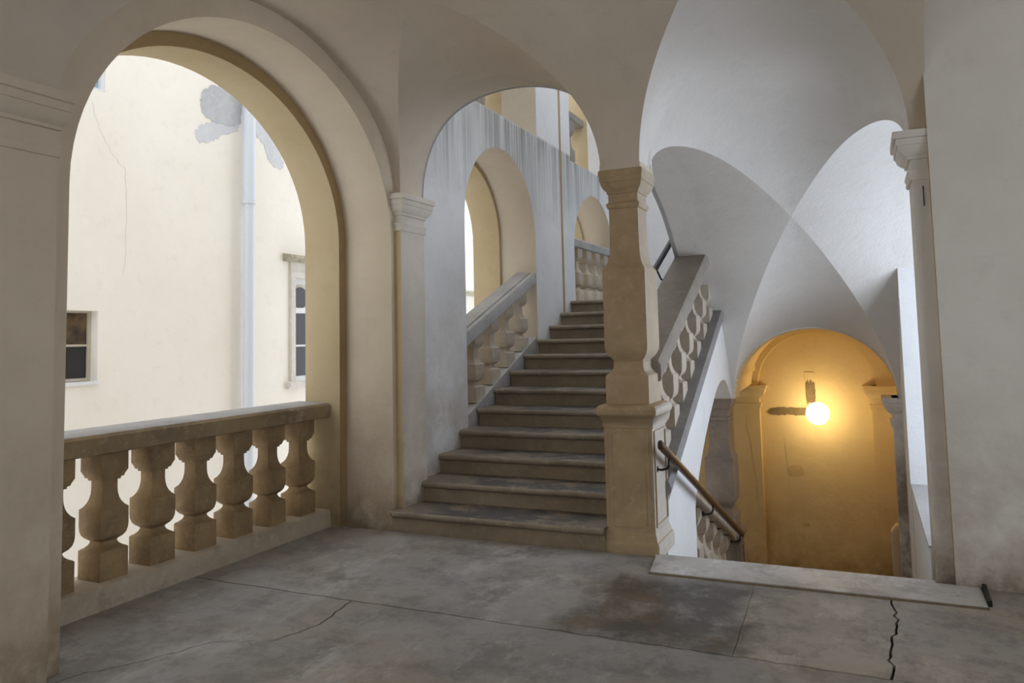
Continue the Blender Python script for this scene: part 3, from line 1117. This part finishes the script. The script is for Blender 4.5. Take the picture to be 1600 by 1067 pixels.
# end walls of the stairwell and an unseen roof opening added for light
ew = B()
box(ew, -3.36, 0.0, 11.6, 11.8, ZU - .3, 7.0)
box(ew, .0, 1.0, 11.6, 11.8, ZU - .3, 7.0)
box(ew, .9, 1.1, 8.9, 9.4, ZU - .3, 7.0)
box(ew, .9, 1.1, 11.2, 11.7, ZU - .3, 7.0)
box(ew, .9, 1.1, 9.4, 11.2, ZU - .3, 2.2)
box(ew, .9, 1.1, 9.4, 11.2, 4.2, 7.0)
box(ew, -1.64, 1.0, 8.70, 8.9, 1.55, 7.0)
WU = struct('wall_upper', ew, 'white', 'bright white end wall of the upper landing')
uf = B()
box(uf, -3.36, -1.60, 9.45, 11.6, ZU - .3, ZU)
box(uf, -1.60, 1.0, 8.9, 11.6, ZU - .3, ZU)
struct('floor_upper', uf, 'tread', 'stone floor of the upper landing')
sk = B()
for a in ((-4.14, -3.1, 5.3, 11.8), (-1.9, 1.1, 5.3, 11.8), (-3.1, -1.9, 5.3, 6.2), (-3.1, -1.9, 11.0, 11.8)):
    box(sk, a[0], a[1], a[2], a[3], 7.0, 7.15)
struct('ceiling_roof_opening', sk, 'white', 'ceiling of the stairwell with an added roof opening for light')
cross_window('window_4', 'window of the upper landing', 1.0, 9.4, 11.2, 2.2, 4.2)

# ------------------------------------------------------------------ courtyard beyond
XC = -8.5
cw = B()


def court_wall(bm, x0, x1, holes, y0, y1, z0, z1):
    ys = sorted({y0, y1, *[h[0] for h in holes], *[h[1] for h in holes]})
    for a, b in zip(ys, ys[1:]):
        z = z0
        for h in sorted([h for h in holes if h[0] <= a and h[1] >= b], key=lambda h: h[2]):
            box(bm, x0, x1, a, b, z, h[2])
            z = h[3]
        box(bm, x0, x1, a, b, z, z1)


holes = [(5.62, 6.455, 1.03, 1.885), (9.99, 11.05, .82, 2.50), (5.3, 6.50, 4.615, 6.4), (15.0, 16.9, .55, 1.98)]
court_wall(cw, XC - .30, XC, holes, -4, 26, -6, 9.0)
CW = struct('wall_courtyard', cw, 'court', 'bright cream courtyard wall seen through the big arch')
bmx = B()
box(bmx, XC - .4, XC - .3, -4, 26, -6, 9.0)
link('backing', bmx, 'glass', CW)


def win(name, label):
    w = bpy.data.objects.new(name, None)
    C.objects.link(w)
    w['kind'] = 'structure'
    w['label'] = label
    w['category'] = 'window'
    return w


# small recessed window
w = win('window_5', 'small dark recessed window low on the courtyard wall')
xf = XC - .12
for a in ((6.408, 6.453, 1.04, 1.885), (5.62, 5.68, 1.04, 1.885), (5.68, 6.408, 1.04, 1.075), (5.68, 6.408, 1.86, 1.885)):
    link('window_frame', BX(xf - .04, xf, a[0], a[1], a[2], a[3]), 'frame_tan', w)
link('transom', BX(xf - .035, xf + .004, 5.68, 6.408, 1.455, 1.482), 'frame_tan', w)
link('pane', BX(xf - .03, xf - .022, 5.68, 6.408, 1.075, 1.455), 'glass', w)
link('pane', BX(xf - .03, xf - .022, 5.68, 6.408, 1.482, 1.86), 'glass_brown', w)
link('sill', BX(xf, XC + .03, 5.60, 6.46, 1.00, 1.035), 'frame', w)
# hooded window at the right edge of the arch, and its twin farther along
def hooded(name, label, y0, y1, z0, z1, dz):
    w = win(name, label)
    for a in ((y0 - .10, y0, z0 - .02, z1 + .10), (y1, y1 + .10, z0 - .02, z1 + .10), (y0, y1, z1, z1 + .10)):
        link('surround', BX(XC - .02, XC + .05, *a), 'surround', w)
    link('frieze', BX(XC, XC + .035, y0 - .10, y1 + .10, z1 + .10, z1 + .10 + dz), 'surround', w)
    zt = z1 + .10 + dz
    link('hood', prism(B(), [(XC, zt), (XC + .06, zt), (XC + .09, zt + .03), (XC + .15, zt + .055), (XC + .17, zt + .06), (XC + .17, zt + .10), (XC, zt + .13)], 'y', y0 - .25, y1 + .25), 'hood', w)
    link('sill', prism(B(), [(XC, z0 - .12), (XC + .06, z0 - .12), (XC + .10, z0 - .08), (XC + .10, z0 - .02), (XC, z0)], 'y', y0 - .18, y1 + .18), 'surround', w)
    x = XC - .10
    for a in ((y0, y0 + .10, z0, z1), (y1 - .10, y1, z0, z1), (y0 + .10, y1 - .10, z1 - .09, z1), (y0 + .10, y1 - .10, z0, z0 + .07), (y0 + .10, y1 - .10, z0 + (z1 - z0) * .66, z0 + (z1 - z0) * .66 + .09), ((y0 + y1) / 2 - .03, (y0 + y1) / 2 + .03, z0 + .07, z0 + (z1 - z0) * .66)):
        link('window_frame', BX(x - .05, x + .02, *a), 'frame', w)
    link('glazing_bar', BX(x - .04, x + .01, y0 + .10, y1 - .10, z0 + (z1 - z0) * .33, z0 + (z1 - z0) * .33 + .03), 'frame', w)
    link('pane', BX(x - .03, x - .02, y0 + .10, y1 - .10, z0 + .07, z0 + (z1 - z0) * .66), 'glass', w)
    zc = z0 + (z1 - z0) * .815
    rr_ = (z1 - z0) * .105
    yc_ = y0 + .10 + rr_ + .03
    link('panel', BX(x - .03, x - .02, y0 + .10, y1 - .10, z0 + (z1 - z0) * .70, z1 - .09), 'surround', w)
    for yc_ in (y0 + .10 + rr_ + .03, y1 - .10 - rr_ - .03):
        link('round_pane', loft(B(), [[(xx, yc_ + rr_ * math.cos(2 * PI * k / 24), zc + rr_ * math.sin(2 * PI * k / 24)) for k in range(24)] for xx in (x - .025, x - .005)]), 'glass', w)
    return w


hooded('window_6', 'white framed window with a mossy stone hood at the edge of the arch', 9.99, 11.05, .82, 2.50, .16)
hooded('window_7', 'hooded window seen as a sliver through the stair arch', 15.0, 16.9, .55, 1.98, .36)
w = win('window_8', 'pale blue window high in the top left corner of the arch')
for a in ((6.452, 6.50, 4.62, 6.4), (5.3, 6.452, 4.62, 4.65), (5.3, 5.38, 4.68, 6.4)):
    link('window_frame', BX(XC - .10, XC - .01, *a), 'frame', w)
link('pane', BX(XC - .08, XC - .07, 5.38, 6.452, 4.65, 6.4), 'glass_blue', w)

# rain pipe
dp = thing('drainpipe', 'pale grey rain pipe running down the courtyard wall', 'pipe', (XC + .13, 8.84, -6))
link('pipe', tube(B(), [(XC + .13, 8.845, z) for z in (-6, 0, 3.60)], .085, 20), 'pipe', dp)
link('pipe', tube(B(), [(XC + .13, 8.845, z) for z in (3.55, 5, 7.4)], .092, 20), 'pipe', dp)
link('collar', tube(B(), [(XC + .13, 8.845, 3.545), (XC + .13, 8.845, 3.61)], .104, 20), 'pipe', dp)
for z in (-2, 5.6):
    link('pipe_clip', BX(XC + .001, XC + .10, 8.80, 8.89, z, z + .04), 'iron', dp)


# bare patches where the courtyard render has come off
def patch(pts, seed, mat='patch'):
    r = random.Random(seed)
    L = []
    for i in range(len(pts)):
        L += jag(pts[i], pts[(i + 1) % len(pts)], .022, 5, seed + i)[:-1]
    return link('bare_patch', prism(B(), L, 'x', XC - .01, XC + (.006 if mat == 'patch_pale' else .011)), mat, CW)


patch([(8.003, 4.95), (8.072, 5.11), (8.275, 5.236), (8.487, 5.25), (8.799, 5.17), (8.801, 4.802), (8.619, 4.717), (8.466, 4.69), (8.219, 4.696), (8.04, 4.772)], 100)
patch([(7.926, 4.465), (8.006, 4.577), (8.219, 4.677), (8.749, 4.759), (8.749, 4.66), (8.405, 4.53), (8.282, 4.407), (8.009, 4.308), (7.939, 4.385)], 140, 'patch_pale')
patch([(8.879, 5.242), (9.127, 5.005), (9.412, 4.817), (9.634, 4.553), (9.771, 4.37), (9.71, 4.262), (9.53, 4.249), (9.384, 4.365), (9.298, 4.584), (9.128, 4.679), (8.882, 4.662)], 180, 'patch_pale')
# hairline crack wandering down the courtyard wall
_pts = [(6.32, 4.45), (6.42, 4.15), (6.62, 3.85), (6.80, 3.70), (6.82, 3.40), (6.82, 2.7), (6.80, 2.3)]
_L = []
for _a, _b in zip(_pts, _pts[1:]):
    _L += jag(_a, _b, .015, 6, 300 + len(_L))[:-1]
link('hairline_crack', prism(B(), [(y - .0028, z) for y, z in _L] + [(y + .0028, z) for y, z in _L[::-1]], 'x', XC - .01, XC + .002), 'surround', CW)

# rusty iron hold-fast in the floor beside the pier
io = thing('iron_stop', 'rusty iron bar let into the floor at the foot of the pier', 'bar', (.515, 4.93, 0))
link('bar', prism(B(), [(.505, 4.755), (.523, 4.755), (.530, 5.055), (.512, 5.055)], 'z', -.02, .030), 'iron', io)
